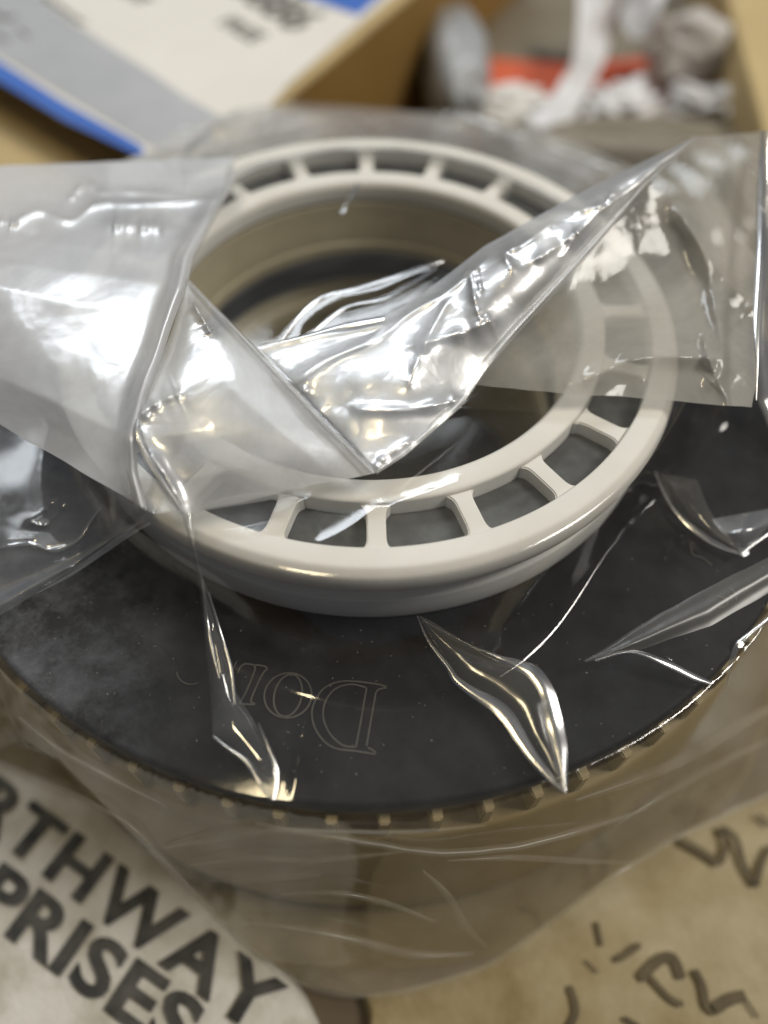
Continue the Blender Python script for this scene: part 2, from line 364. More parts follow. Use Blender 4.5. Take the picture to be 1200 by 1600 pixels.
plate('grey_band', [(250, 234), (226, 224), (100, 148), (0, 88), (-330, -104), (-300, -230), (20, -38), (120, 40), (230, 110), (290, 152), (345, 182), (330, 222)], ZL+0.004, M_labelgrey, lab, th=0.001)
plate('blue_corner', [(478, -4), (510, 8), (560, 24), (588, 0), (680, -80), (600, -140), (400, -50)], ZL+0.004, M_blue, lab, th=0.001)
print_text('70886', 326, -36, (482, 66), 0.235, 'printed_number', M_greyink, lab, ZL+0.004, 0.006, 0.9)
print_text('FREE', 338, 36, (440, 92), 0.105, 'printed_word', M_greyink, lab, ZL+0.004, 0.002, 0.9)
print_text('INSTRUMENT', 100, -62, (295, 48), 0.085, 'printed_word', M_greyink, lab, ZL+0.004, 0.004, 0.95)
print_text('replacement part', 60, -8, (190, 84), 0.045, 'printed_word', M_greyink, lab, ZL+0.004, 0.0, 0.95)
for a_ in ([(28, 44), (44, 58)], [(-6, 52), (14, 66)], [(-10, 20), (10, 30), (24, 24)], [(190, 190), (215, 168), (250, 160), (275, 172), (268, 190)]):
    stroke(a_, ZL+0.005, 0.022, 'print_mark', M_labelgrey if a_[0][0] > 100 else M_greyink, lab, h=0.001)

kl = empty('lower_carton', (*at(60, 220, -0.14)[:2], ZF-0.035), label='plain tan cardboard carton at the left edge, below the blue-striped label and behind the bag', cat='box')
kp = [at(x, y, -0.13)[:2] for x, y in ((-420, -60), (0, 118), (236, 240), (226, 262), (120, 300), (-60, 380), (-420, 420))]
kp = [tuple(q*max(1.0, 1.04/np.hypot(*q))) for q in kp]
prism('carton_body', kp, ZF-0.032, -0.165, M_kraft, kl)
prism('carton_top', [(x*1.004, y*1.004) for x, y in kp], -0.163, -0.13, M_kraft, kl, bev=0.005)

# right: pale board, orange-striped box, wrapped packets
ZP = -0.25
kb = empty('cardboard_flap', (*at(1170, 100, -0.1)[:2], ZF-0.035), label='plain tan cardboard box side standing at the upper right edge', cat='cardboard')
a, b = at(1190, 215, -0.15), at(1118, -60, -0.15)
dv = (b-a); dv /= np.hypot(dv[0], dv[1]); nv = np.array([dv[1], -dv[0], 0])
q = lambda u, v: (a[0]+dv[0]*u+nv[0]*v, a[1]+dv[1]*u+nv[1]*v)
prism('board_side', [q(-0.3, 0), q(2.4, 0), q(2.4, 0.04), q(-0.3, 0.04)], ZF-0.032, -0.16, M_kraft, kb)
prism('board_top', [q(-0.3, 0), q(2.4, 0), q(2.4, 2.2), q(-0.3, 2.2)], -0.157, -0.13, M_kraft, kb, bev=0.006)

ob = empty('striped_box', (*at(840, 60, -0.5)[:2], ZF-0.035), label='taupe and white box with an orange stripe, lying behind the bag', cat='box')
def wall_box(parent, pa, pb, depth, z0, z1, zsplit):
    a, b = at(*pa, z1), at(*pb, z1); a[2] = b[2] = 0
    d = (b-a); L = np.hypot(d[0], d[1]); d /= L; n = np.array([-d[1], d[0], 0])
    q = lambda u, v: (a[0]+d[0]*u+n[0]*v, a[1]+d[1]*u+n[1]*v)
    P = [q(0, 0), q(L, 0), q(L, depth), q(0, depth)]
    return P, q, L
# box top lies flat; printed panels on top
ZO = -0.42
prism('box_body', [tuple(at(x, y, ZO)[:2]) for x, y in ((752, 168), (1150, 205), (1110, -120), (770, -150))], ZF-0.032, ZO, M_white, ob, bev=0.01)
plate('taupe_panel', [(756, 102), (895, 118), (1140, 90), (1110, -110), (772, -140)], ZO+0.003, M_taupe, ob, th=0.001)
plate('orange_stripe', [(753, 142), (890, 158), (1150, 150), (1144, 78), (890, 100), (756, 90)], ZO+0.0055, M_orange, ob, th=0.001)
stroke([(832, 86), (870, 93), (905, 95)], ZO+0.006, 0.05, 'print_mark', M_black, ob)

def crumple(name, px, py, z, rx, ry, rz, mat, seed, rot=0.0, amp=0.3, fq=3.0, **k):
    """a crumpled wrapped packet: folded, faceted closed body resting on what lies below"""
    bm = bmesh.new(); bmesh.ops.create_icosphere(bm, subdivisions=5, radius=1)
    off = Vector((seed*3.1, seed*1.7, 0))
    for v in bm.verts:
        d = v.co.normalized()
        f = 1+amp*(abs(mn.noise(d*fq*0.45+off))*2-0.5)+amp*0.25*(abs(mn.noise(d*fq+off)))
        e = 1/max(abs(d.x)**3+abs(d.y)**3+abs(d.z)**3, 1e-6)**(1/3)
        v.co = d*f*(0.5+0.5*e)
    c = at(px, py, z)
    bm.transform(Matrix.Scale(S, 4) @ Matrix.Translation(Vector(c)) @ Matrix.Rotation(rot, 4, 'Z') @ Matrix.Diagonal((rx, ry, rz, 1)))
    for f in bm.faces: f.smooth = True
    me = bpy.data.meshes.new(name); bm.to_mesh(me); bm.free()
    return link(name, me, mat, None, **k)
M_wrap = matte('white_wrap', (0.55, 0.54, 0.54), (0.78, 0.77, 0.78), 30, 0.35)
M_wrapgrey = matte('greyed_wrap', (0.42, 0.39, 0.36), (0.60, 0.57, 0.54), 30, 0.45)
M_wrapc = film('cloudy_wrap', 0.5, 2.4, 0.15)
crumple('silver_pouch', 712, 105, -0.30, 0.13, 0.36, 0.16, M_silver, 2, 0.05, 0.15, label='small grey-silver pouch leaning against the brown carton side', cat='pouch')
crumple('green_scrap', 748, -8, -0.35, 0.07, 0.06, 0.05, matte('green_paper', (0.06, 0.16, 0.02), (0.10, 0.25, 0.04)), 6, label='tiny scrap of green at the very top edge behind the pouch', cat='scrap')

def ribbon(name, Lp, Rp, n, m, mat, parent, bumpf=None, **k):
    """film panel ruled between two edges given as (px, py, z)"""
    def res(P):
        P = np.array(P, float); d = np.r_[0, np.cumsum(np.hypot(*(np.diff(P[:, :2], axis=0)).T))]
        t = np.linspace(0, d[-1], n); Q = np.stack([np.interp(t, d, P[:, i]) for i in range(3)], -1)
        for _ in range(max(2, n//60)):
            Q[1:-1] = (Q[:-2]+2*Q[1:-1]+Q[2:])/4
        return Q
    A, B = res(Lp), res(Rp); s = np.linspace(0, 1, m)[None, :, None]
    G = A[:, None]*(1-s)+B[:, None]*s
    U = np.linspace(0, 1, n)[:, None]*np.ones((1, m)); Vv = np.ones((n, 1))*np.linspace(0, 1, m)
    px, py, z = G[..., 0], G[..., 1], G[..., 2]
    if n > 100 and m > 8:                                # edges of real film never run quite straight
        wx = fnoise(px/60, py/60, 1.6, n+m, 3); wy = fnoise(px/55+9, py/55, 1.6, n+m+1, 3); px = px+2.2*wx; py = py+2.0*wy
    if bumpf is not None: z = z+bumpf(px, py, U, Vv)
    D = (px-600)[..., None]/FPX*_r-(py-800)[..., None]/FPX*_u+_f
    t = (z-_o[2])/D[..., 2]
    W3 = _o+t[..., None]*D
    return link(name, mesh_np(name, W3.reshape(-1, 3), gridfaces(n, m)), mat, parent, **k)

def crease(px, py, pts, wd, h, fade=True):
    """height of a rounded ridge that follows a polyline, measured in picture points of the film plane"""
    P = smooth_pts([Vector((x, y, 0)) for x, y in pts], 5)
    P = np.array([(p.x, p.y) for p in P]); n = len(P)-1
    d = np.full(px.shape, 1e9); tt = np.zeros(px.shape)
    for i in range(n):
        a, b = P[i], P[i+1]; ab = b-a; L2 = ab@ab+1e-9
        t = np.clip(((px-a[0])*ab[0]+(py-a[1])*ab[1])/L2, 0, 1)
        q = np.hypot(px-a[0]-t*ab[0], py-a[1]-t*ab[1])
        k = q < d; d = np.where(k, q, d); tt = np.where(k, (i+t)/n, tt)
    dd = d/wd
    prof = (1/(1+dd*dd)*0.7+0.3*np.exp(-dd))*(0.85+0.3*np.sin(tt*17+n)*np.sin(tt*7+1))
    if fade: prof = prof*np.sqrt(np.clip(np.minimum(tt, 1-tt)*8+0.25, 0, 1))
    return h*prof

# crumpled white poly wrap and packets, upper right
wr = empty('white_poly_wrap', (*at(930, 150, ZO)[:2], ZO), label='crumpled white plastic wrap standing on the orange-striped box', cat='plastic wrap')
ribbon('wrap_strip', [(905, -40, -0.10), (902, 40, -0.16), (895, 95, -0.2), (862, 150, -0.28), (815, 195, -0.36)], [(1010, -40, -0.1), (960, 45, -0.22), (945, 95, -0.25), (905, 170, -0.3), (880, 215, -0.36)], 80, 40, M_wrap, wr,
       lambda px, py, U, V: 0.05*fnoise(px/30, py/60, 1.0, 61, 3))
ribbon('wrap_strip', [(985, -30, -0.1), (968, 30, -0.18), (985, 60, -0.2)], [(1060, -60, -0.1), (1030, 20, -0.12), (1015, 60, -0.2)], 60, 40, M_wrap, wr,
       lambda px, py, U, V: 0.05*fnoise(px/30, py/50, 1.0, 62, 3))
crumple('wrapped_packet', 1075, 78, -0.26, 0.16, 0.13, 0.13, M_wrapgrey, 9, 0.3, 0.28, 3.0, label='crumpled pale packet on the orange stripe, beside the cardboard side', cat='packet')
crumple('wrapped_packet', 1010, 226, -0.32, 0.42, 0.12, 0.08, M_taupe, 11, -0.05, 0.12, 2.0, label='taupe wrapped packet right behind the bag and in front of the white box', cat='packet')
crumple('wrapped_packet', 800, 175, -0.36, 0.16, 0.13, 0.08, M_white, 13, 0.2, 0.35, 3.0, label='small crumpled whitish packet between the silver pouch and the poly wrap', cat='packet')

crumple('wrapped_packet', 965, 168, -0.34, 0.16, 0.10, 0.07, M_wrap, 15, 0.5, 0.5, 4.5, label='white crumpled plastic lump just below the orange stripe, right of the hanging strip', cat='packet')
crumple('wrapped_packet', 1105, 170, -0.34, 0.15, 0.09, 0.07, M_wrap, 16, -0.3, 0.5, 4.5, label='white crumpled plastic lump below the orange stripe, nearest the cardboard side', cat='packet')
# ================================================================== THE RING ASSEMBLY
ring = empty('flanged_ring', (0, 0, ZF), label='ivory spoked plastic ring on a black disc with tan toothed base, inside the bag', cat='machine part')
ZR = 0.202
ring_obj('outer_rim', [(0.606, 0.0), (0.606, ZR), (0.648, ZR), (0.6635, ZR-0.014), (0.668, ZR-0.035), (0.662, 0.135), (0.622, 0.122), (0.620, 0.085), (0.646, 0.072), (0.650, 0.02), (0.645, 0.0015)], M_nylon, ring, 0.005)
ring_obj('inner_rim', [(0.509, 0.02), (0.509, ZR-0.004), (0.500, ZR), (0.462, ZR), (0.454, ZR-0.010), (0.452, 0.155), (0.470, 0.148), (0.470, 0.10), (0.452, 0.09), (0.450, 0.02)], M_nylon, ring, 0.004)
ring_obj('pocket_floor', [(0.510, 0.06), (0.510, 0.158), (0.605, 0.158), (0.605, 0.06)], M_core, ring, 0.001)
sm = None
for k in range(20):
    a = math.radians(-88.8+18*k)
    if sm is None:
        pl = []; r0, r1 = 0.5095, 0.6055
        for i in range(17):
            t = i/16; w_ = 0.0175+0.012*abs(2*t-1)**7
            pl.append((r0+(r1-r0)*t, w_))
        poly = [(x, -y) for x, y in pl]+[(x, y) for x, y in reversed(pl)]
        o = prism('spoke', poly, 0.150, ZR-0.010, M_nylon, ring, bev=0.0025); sm = o
        for f in o.data.polygons: f.use_smooth = False
    else:
        o = sm.copy(); COL.objects.link(o); o.parent = ring
    o.rotation_euler = (0, 0, a)
    o.matrix_parent_inverse = Matrix.Translation(ring.location).inverted()
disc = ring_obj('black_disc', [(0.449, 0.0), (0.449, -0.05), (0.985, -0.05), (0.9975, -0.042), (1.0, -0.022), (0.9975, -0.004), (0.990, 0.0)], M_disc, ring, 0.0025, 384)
ring_obj('bore_lining', [(0.4515, 0.150), (0.4515, 0.070), (0.446, 0.062), (0.446, 0.030), (0.4405, 0.024), (0.4405, 0.0015), (0.4485, 0.0015), (0.4485, 0.018), (0.4495, 0.02), (0.4495, 0.08), (0.4515, 0.088), (0.4685, 0.101), (0.4685, 0.147)][0:1]+[(0.462, 0.146), (0.462, 0.104), (0.4505, 0.098), (0.4505, 0.084), (0.4485, 0.08), (0.4485, 0.0015), (0.440, 0.0015), (0.440, 0.03), (0.446, 0.036), (0.446, 0.07), (0.4495, 0.078), (0.4495, 0.140)][0:12], M_olive, ring, 0.0015)
ring_obj('black_bore', [(0.4485, 0.0), (0.4375, -0.004), (0.4375, -0.075), (0.447, -0.082), (0.4485, -0.082)], M_black, ring, 0.0015)
ring_obj('inner_sleeve', [(0.449, -0.084), (0.449, -0.14), (0.441, -0.145), (0.441, -0.20), (0.449, -0.205), (0.449, -0.60), (0.50, -0.60), (0.50, -0.10), (0.455, -0.084)], M_olive, ring, 0.003)
ring_obj('bore_dark_plate', [(0.002, -0.50), (0.448, -0.50), (0.448, -0.53), (0.002, -0.53)], M_black, ring, 0.001)  # black plate added to keep the depth of the bore dark
body = ring_obj('lower_body', [(0.52, -0.055), (0.52, -0.62), (1.04, -0.62), (1.068, -0.62), (1.066, -0.57), (1.05, -0.40), (1.035, -0.26), (1.026, -0.17), (1.020, -0.145), (0.985, -0.135), (0.975, -0.055)], M_tan, ring, 0.006, 240)
tm = None
for k in range(68):
    a = math.radians(360/68*k+1.5)
    if tm is None:
        tm = o = prism('tooth', [(0.974, -0.013), (1.015, -0.010), (1.015, 0.010), (0.974, 0.013)], -0.140, -0.056, M_tooth, body, bev=0.003)
    else:
        o = tm.copy(); COL.objects.link(o); o.parent = body
    o.rotation_euler = (0, 0, a)
# engraved outline lettering "Dorr", read from the far side (upside down in the picture)
def etched(pts, closed=False, wd=0.0033):
    P = [Vector(at(x, y, 0.0008)) for x, y in pts]
    if closed: P.append(P[0])
    return stroke3(P, wd, 'engraved_line', M_etch, disc, 0.0006, len(pts))
def px_(c, k, x0=260, y0=980): return [(x0+a/k, y0+b/k) for a, b in c]
Dd = [[(1032, 280), (990, 268), (880, 254), (800, 258), (735, 290), (695, 350), (682, 410), (700, 480), (745, 540), (800, 570), (880, 580), (980, 596)],
      [(980, 596), (972, 580), (945, 565), (938, 555), (980, 310), (990, 296), (1032, 286)],
      [(935, 285), (915, 420), (890, 562), (830, 555), (775, 510), (742, 450), (735, 390), (755, 330), (800, 285), (870, 268), (938, 284)],
      ]
for s in Dd[:1]: etched(px_(s, 3.0))
etched(px_(Dd[1][:3], 3.0)); etched(px_([(938, 558), (960, 430), (982, 305)], 3.0)); etched(px_([(982, 305), (1000, 290), (1032, 284)], 3.0))
etched(px_([(938, 284), (915, 420), (888, 564)], 3.0)); etched(px_(Dd[2][2:], 3.0))
def ell(cx, cy, a, b, rot, n=22):
    r = math.radians(rot); return [(cx+a*math.cos(t)*math.cos(r)-b*math.sin(t)*math.sin(r), cy+a*math.cos(t)*math.sin(r)+b*math.sin(t)*math.cos(r)) for t in [2*math.pi*i/n for i in range(n)]]
etched(px_(ell(570, 320, 112, 104, -20), 3.0), True); etched(px_(ell(570, 320, 64, 100, 14), 3.0), True)
etched(px_([(465, 200), (440, 240), (400, 330), (398, 350), (412, 362), (345, 358), (350, 345), (375, 300), (415, 200), (412, 178), (465, 185), (470, 205)], 3.0), wd=0.0033)
etched(px_([(412, 178), (370, 172), (345, 190), (335, 215)], 3.0), wd=0.0033); etched(px_([(330, 160), (300, 220), (285, 260)], 3.0), wd=0.0025)
etched(px_(ell(110, 215, 62, 52, 20)[2:11], 3.0), wd=0.0020)
for s in ([(540, 390), (560, 470), (640, 500), (720, 560)], [(760, 820), (840, 850), (850, 900), (780, 930)], [(880, 760), (920, 800), (930, 860)]):
    etched([(980+a/5.45, 780+b/5.45) for a, b in s], wd=0.0033)

# ================================================================== THE BAG
bag = empty('plastic_bag', (0, -1.0, ZF), label='clear crinkled plastic bag draped and folded over the ivory ring and black disc', cat='plastic bag')
def smst(t): t = np.clip(t, 0, 1); return t*t*(3-2*t)
def h0(X, Y):
    r = np.hypot(X, Y); th = np.arctan2(Y, X)
    h = np.full(X.shape, 0.214)
    out = 0.67; wd = 0.11+0.05*np.sin(th*3+0.7)+0.04*np.sin(th*5+2)
    near = np.clip((0.25-Y/np.maximum(r, 1e-3))/0.5, 0, 1)       # snug towards the camera, slack on the far side
    wd = wd*near+(1-near)*0.33
    h = h-(0.214-0.018)*smst((r-out)/wd)
    d = np.clip(r-1.012, 0, None); slope = 3.1
    slope = slope*smst((0.55-Y/np.maximum(r, 1e-3))/0.5)+0.25
    h = np.where(r > 1.012, 0.018-slope*d+0.0, h)
    return h
def smax(a, b, k=0.05): return 0.5*(a+b+np.sqrt((a-b)**2+k*k))
def floor_lift(X, Y): return ZF+0.022+0.004*np.sin(X*9)*np.cos(Y*7)
# outer hem on the table, from the picture, clockwise
hem = [w(-150, 1130), w(0, 1195), w(100, 1238), w(200, 1290), w(250, 1340), w(300, 1395), w(400, 1495), w(480, 1545), w(560, 1562), w(640, 1552), w(760, 1515), w(850, 1452), w(960, 1372), w(1060, 1312), w(1250, 1225),
       (1.6, 0.2), (1.35, 1.02), (1.0, 1.30), tuple(at(900, 222, -0.05)[:2]), tuple(at(760, 182, 0.0)[:2]), tuple(at(700, 178, 0.0)[:2]), tuple(at(520, 165, 0.0)[:2]), tuple(at(400, 156, 0.0)[:2]),
       tuple(at(340, 180, 0.0)[:2]), tuple(at(250, 235, 0.0)[:2]), tuple(at(0, 262, 0.0)[:2]), (-1.8, 0.5)]
def inside(X, Y, poly):
    c = np.zeros(X.shape, bool); n = len(poly)
    for i in range(n):
        x0, y0 = poly[i]; x1, y1 = poly[(i+1) % n]
        if y0 == y1: continue
        k = ((y0 > Y) != (y1 > Y)) & (X < (x1-x0)*(Y-y0)/(y1-y0)+x0)
        c ^= k
    return c
def to_film(px, py):
    d = ray(px, py); lo, hi = (0.5-_o[2])/d[2], (ZF-_o[2])/d[2]
    for t in np.linspace(lo, hi, 400):
        p = _o+t*d
        if p[2] < float(h0(np.array([p[0]]), np.array([p[1]]))[0]): break
    return p[0], p[1]
step = 0.0055
xs = np.arange(-1.65, 1.62, step); ys = np.arange(-1.42, 1.50, step)
X, Y = np.meshgrid(xs, ys); H = h0(X, Y); R = np.hypot(X, Y)
TH = np.arctan2(Y, X)
# general slackness: soft everywhere, wavier on the skirt
H += 0.003*fnoise(X, Y, 6, 21, 3)*smst((R-0.66)/0.15)+0.003*fnoise(X, Y, 9, 5, 3)*smst((R-0.42)/0.2)
sk = smst((R-1.0)/0.06)
RW = R+0.03*np.sin(TH*7+1.3)+0.02*np.sin(TH*13)
H += sk*(0.022*np.sin(RW*38+2.5*np.sin(TH*4))*(0.6+0.4*np.sin(TH*9+2))+0.006*fnoise(X, Y, 14, 9, 3)+0.025*fnoise(X, Y, 5, 33, 2))
H = np.where(R > 1.012, smax(H, ZF+0.02+0.55*np.clip(1.36-R, 0, 1)), H)
CR_ = [  # (picture polyline, width, height)
    ([(60, 925), (130, 880), (190, 838), (240, 808)], 0.016, 0.030), ([(0, 855), (45, 850), (80, 860), (120, 843), (158, 790)], 0.008, 0.016),
    ([(46, 818), (86, 782)], 0.006, 0.012), ([(50, 818), (72, 820), (100, 790)], 0.006, 0.012),
    
    ([(930, 1030), (1000, 1010), (1060, 1040), (1110, 1065)], 0.014, 0.020),
    ([(1026, 740), (1055, 798), (1100, 838), (1155, 865)], 0.010, 0.026), ([(1155, 865), (1180, 848), (1215, 825)], 0.009, 0.024), ([(1118, 812), (1150, 822), (1158, 862)], 0.012, 0.018),
    ([(1205, 960), (1165, 990), (1148, 1015), (1140, 1070)], 0.012, 0.028),
    ([(438, 532), (470, 490), (510, 463), (570, 448), (640, 425), (690, 408)], 0.009, 0.020), ([(478, 528), (510, 500), (545, 480), (610, 462), (680, 418)], 0.009, 0.018),
    ([(534, 332), (560, 288)], 0.006, 0.012), ([(505, 238), (514, 190)], 0.008, 0.014), ([(620, 150), (700, 180), (760, 195), (810, 220)], 0.02, 0.03),
    ([(1130, 640), (1160, 690), (1205, 730)], 0.012, 0.03), ([(700, 640), (760, 640), (860, 648), (1000, 640)], 0.007, 0.008),
    ([(500, 850), (540, 830), (590, 795), (602, 800), (612, 792)], 0.006, 0.010), ([(600, 795), (680, 768), (720, 752)], 0.006, 0.008),
    ([(440, 800), (480, 780)], 0.006, 0.012), ([(655, 1100), (720, 1095), (790, 1065)], 0.004, 0.004), ([(460, 1245), (470, 1170), (480, 1120)], 0.008, 0.006),
    ([(480, 990), (560, 995), (650, 975)], 0.012, 0.010), ([(500, 1015), (590, 1012), (680, 985)], 0.012, 0.008),
]
for pts, wd, hh in CR_:
    wp = [to_film(*p) for p in pts]; xx = [p[0] for p in wp]; yy = [p[1] for p in wp]; mg = wd*9
    m = (X > min(xx)-mg) & (X < max(xx)+mg) & (Y > min(yy)-mg) & (Y < max(yy)+mg)
    H[m] += crease(X[m], Y[m], wp, wd*1.15, min(hh, 0.40*wd))
rs = np.random.RandomState(12)
for i in range(9):                                     # minor pinches
    a = rs.uniform(0, 6.28); r = rs.uniform(1.08, 1.25); L = rs.uniform(0.06, 0.22); b = a+rs.normal(0, 0.5)
    p = [(r*math.cos(a), r*math.sin(a)), ((r+L*.5)*math.cos(a)+rs.normal(0, .01), (r+L*.5)*math.sin(a)+rs.normal(0, .01)), (r*math.cos(a)+L*math.cos(b), r*math.sin(a)+L*math.sin(b))]
    mg = 0.12; xx = [q[0] for q in p]; yy = [q[1] for q in p]
    m = (X > min(xx)-mg) & (X < max(xx)+mg) & (Y > min(yy)-mg) & (Y < max(yy)+mg)
    H[m] += crease(X[m], Y[m], p, rs.uniform(0.008, 0.018), rs.uniform(0.003, 0.008) if r < 0.95 else rs.uniform(0.006, 0.02))
mask = inside(X, Y, hem)
idx = np.arange(X.size).reshape(X.shape); F = gridfaces(*X.shape)
F = F[mask.ravel()[F].any(1)]
_q = np.zeros(X.size, bool); _q[F.ravel()] = True; _q &= ~mask.ravel()      # pull the outer ring of points onto the hem
_ix = np.nonzero(_q)[0]; Xr, Yr = X.ravel(), Y.ravel(); _px = Xr[_ix].copy(); _py = Yr[_ix].copy(); _bd = np.full(len(_ix), 1e9); _nx = _px.copy(); _ny = _py.copy()
for i in range(len(hem)):
    a0, b0 = np.array(hem[i]), np.array(hem[(i+1) % len(hem)]); ab = b0-a0; L2 = ab@ab+1e-12
    t = np.clip(((_px-a0[0])*ab[0]+(_py-a0[1])*ab[1])/L2, 0, 1); qx, qy = a0[0]+t*ab[0], a0[1]+t*ab[1]; dd = np.hypot(_px-qx, _py-qy)
    k = dd < _bd; _bd = np.where(k, dd, _bd); _nx = np.where(k, qx, _nx); _ny = np.where(k, qy, _ny)
_ok = _bd < 2.5*step
Xr = Xr.copy(); Yr = Yr.copy(); Xr[_ix[_ok]] = _nx[_ok]; Yr[_ix[_ok]] = _ny[_ok]; X = Xr.reshape(X.shape); Y = Yr.reshape(Y.shape)
used = np.zeros(X.size, bool); used[F.ravel()] = True; remap = np.cumsum(used)-1
drape = mesh_np('draped_film', np.stack([X.ravel(), Y.ravel(), H.ravel()], -1)[used], remap[F])
link('draped_film', drape, M_film, bag)

# the bag's lower layer on the sacks, tinted brown as shade under the skirt
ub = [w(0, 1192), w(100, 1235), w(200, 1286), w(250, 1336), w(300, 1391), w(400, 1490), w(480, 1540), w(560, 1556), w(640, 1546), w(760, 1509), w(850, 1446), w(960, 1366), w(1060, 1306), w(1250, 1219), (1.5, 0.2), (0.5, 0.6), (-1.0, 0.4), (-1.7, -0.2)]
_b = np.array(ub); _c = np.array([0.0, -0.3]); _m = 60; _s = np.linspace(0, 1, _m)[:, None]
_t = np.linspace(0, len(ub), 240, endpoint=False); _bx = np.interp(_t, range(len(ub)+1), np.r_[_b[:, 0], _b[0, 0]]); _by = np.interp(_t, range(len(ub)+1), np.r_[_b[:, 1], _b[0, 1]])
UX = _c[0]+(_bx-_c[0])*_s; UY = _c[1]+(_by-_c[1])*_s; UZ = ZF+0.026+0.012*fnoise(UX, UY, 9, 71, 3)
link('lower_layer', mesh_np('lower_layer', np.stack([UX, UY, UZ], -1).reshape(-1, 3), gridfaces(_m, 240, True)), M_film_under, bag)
# --- folded layers lying on top
def wrk(seed, amp, sx, sy):
    return lambda px, py: amp*fnoise(px/sx, py/sy, 1.0, seed, 3)
n1 = wrk(2, 0.007, 110, 90); n2 = wrk(7, 0.0004, 22, 18)
CRB = [([(20, 350), (60, 330), (110, 345), (150, 320), (210, 318), (350, 312)], 6, .016), ([(0, 345), (30, 350)], 5, .014), 
       ([(110, 310), (130, 288)], 4, .01), ([(140, 285), (155, 300), (195, 300), (240, 302), (340, 313)], 4, .012), ([(290, 235), (293, 300)], 4, .008), ([(175, 350), (260, 355)], 10, .01)]
def bumpB(px, py, U, V):
    z = n1(px, py)+n2(px, py)
    for p, wd, hh in CRB: z = z+crease(px, py, p, wd*1.3, 0.0012*wd*1.1)
    z += 0.03*np.exp(-((V-0.97)/0.04)**2)*smst(U*3)
    return z
ribbon('left_flap', [(-90, 262, .30), (-90, 430, .33), (-90, 612, .26)],
       [(364, 246, .262), (362, 290, .27), (330, 350, .29), (303, 400, .31), (290, 450, .32), (258, 540, .31), (228, 620, .30), (212, 690, .29), (214, 740, .26), (228, 796, .235)], 260, 220, M_film_flap, bag, bumpB)
CRT = [([(218, 640), (212, 670), (235, 710), (262, 750), (288, 802)], 9, .030), ([(215, 650), (245, 630), (280, 615)], 6, .016), ([(300, 470), (318, 500), (330, 520)], 6, .010), ([(470, 780), (484, 768)], 4, .01)]
n3 = wrk(17, 0.006, 90, 90)
def bumpT(px, py, U, V):
    z = 0.6*n3(px, py)*V*2*(1-V*0.4)+n2(px, py)*0.6
    for p, wd, hh in CRT: z = z+crease(px, py, p, wd*1.2, 0.0012*wd*1.4)
    return z+0.022*np.sin(math.pi*np.clip(V, 0, 1))*np.sin(math.pi*U)
ribbon('triangular_fold', [(294, 440, .335), (262, 530, .325), (228, 618, .315), (212, 690, .30), (250, 760, .27), (288, 803, .245)],
       [(296, 440, .335), (348, 492, .33), (400, 545, .32), (500, 650, .29), (586, 738, .25)], 220, 160, M_film_tri, bag, bumpT)
CRC = [([(405, 545), (470, 528), (560, 515), (598, 508), (570, 535), (500, 565), (455, 598)], 5, .018), ([(460, 600), (520, 560), (590, 530), (640, 490), (700, 455), (760, 405)], 5, .018),
       ([(560, 640), (640, 640), (700, 628), (718, 625)], 7, .020), ([(735, 420), (742, 470), (752, 500)], 4, .010), ([(745, 420), (752, 460)], 3, .008), ([(700, 470), (672, 520), (655, 560), (640, 600)], 7, .018),
       ([(860, 350), (820, 380), (790, 395), (800, 420)], 6, .018), ([(1030, 262), (980, 300), (920, 345), (880, 400)], 5, .014), ([(900, 330), (940, 320), (960, 300)], 5, .012),
       ([(586, 735), (600, 715), (640, 690)], 5, .010), ([(640, 540), (720, 520), (770, 500)], 8, .014), ([(830, 410), (870, 385), (905, 360)], 6, .016), ([(480, 600), (470, 630), (500, 650)], 6, .012)]
n4 = wrk(27, 0.007, 60, 50); n5 = wrk(28, 0.0004, 15, 15)
def bumpC(px, py, U, V):
    z = n4(px, py)*np.sin(math.pi*V)+n5(px, py)
    for p, wd, hh in CRC: z = z+crease(px, py, p, wd*1.3, 0.0012*wd*1.2)
    return z+0.03*np.sin(math.pi*V)*np.sin(math.pi*U)**0.5
ribbon('ridge_fold', [(403, 541, .262), (500, 516, .275), (598, 495, .29), (640, 474, .30), (755, 386, .34), (840, 336, .365), (960, 273, .40), (1086, 213, .43)],
       [(587, 739, .25), (630, 712, .255), (690, 660, .26), (722, 632, .265), (760, 575, .28), (800, 527, .30), (880, 440, .33), (950, 360, .37), (1010, 290, .40), (1087, 215, .43)], 300, 130, M_film_ridge, bag, bumpC)
n7 = wrk(47, 0.008, 120, 60)
def bumpR(px, py, U, V):
    z = n7(px, py)*np.sin(math.pi*np.clip(V, .0, 1))*0.7
    for p, wd, hh in [([(290, 238), (300, 222), (330, 200), (372, 172)], 4, .016), ([(322, 228), (326, 250)], 3, .012), ([(505, 238), (514, 190)], 3, .010), ([(700, 185), (760, 200), (810, 218)], 9, .02), ([(380, 190), (470, 175), (560, 180)], 12, .012)]: z = z+crease(px, py, p, wd, hh)
    return z
ribbon('rear_layer', [(170, 262, .16), (225, 240, .10), (300, 205, .04), (345, 176, .0), (400, 155, -.02), (520, 164, -.02), (620, 172, -.02), (700, 182, -.02), (760, 182, -.02), (900, 224, -.02), (1000, 268, .0)],
       [(170, 300, .27), (225, 310, .27), (300, 310, .27), (345, 290, .24), (400, 262, .225), (520, 235, .222), (620, 232, .222), (700, 245, .222), (760, 262, .222), (850, 305, .222), (960, 372, .222)], 260, 60, M_film_rear, bag, bumpR)
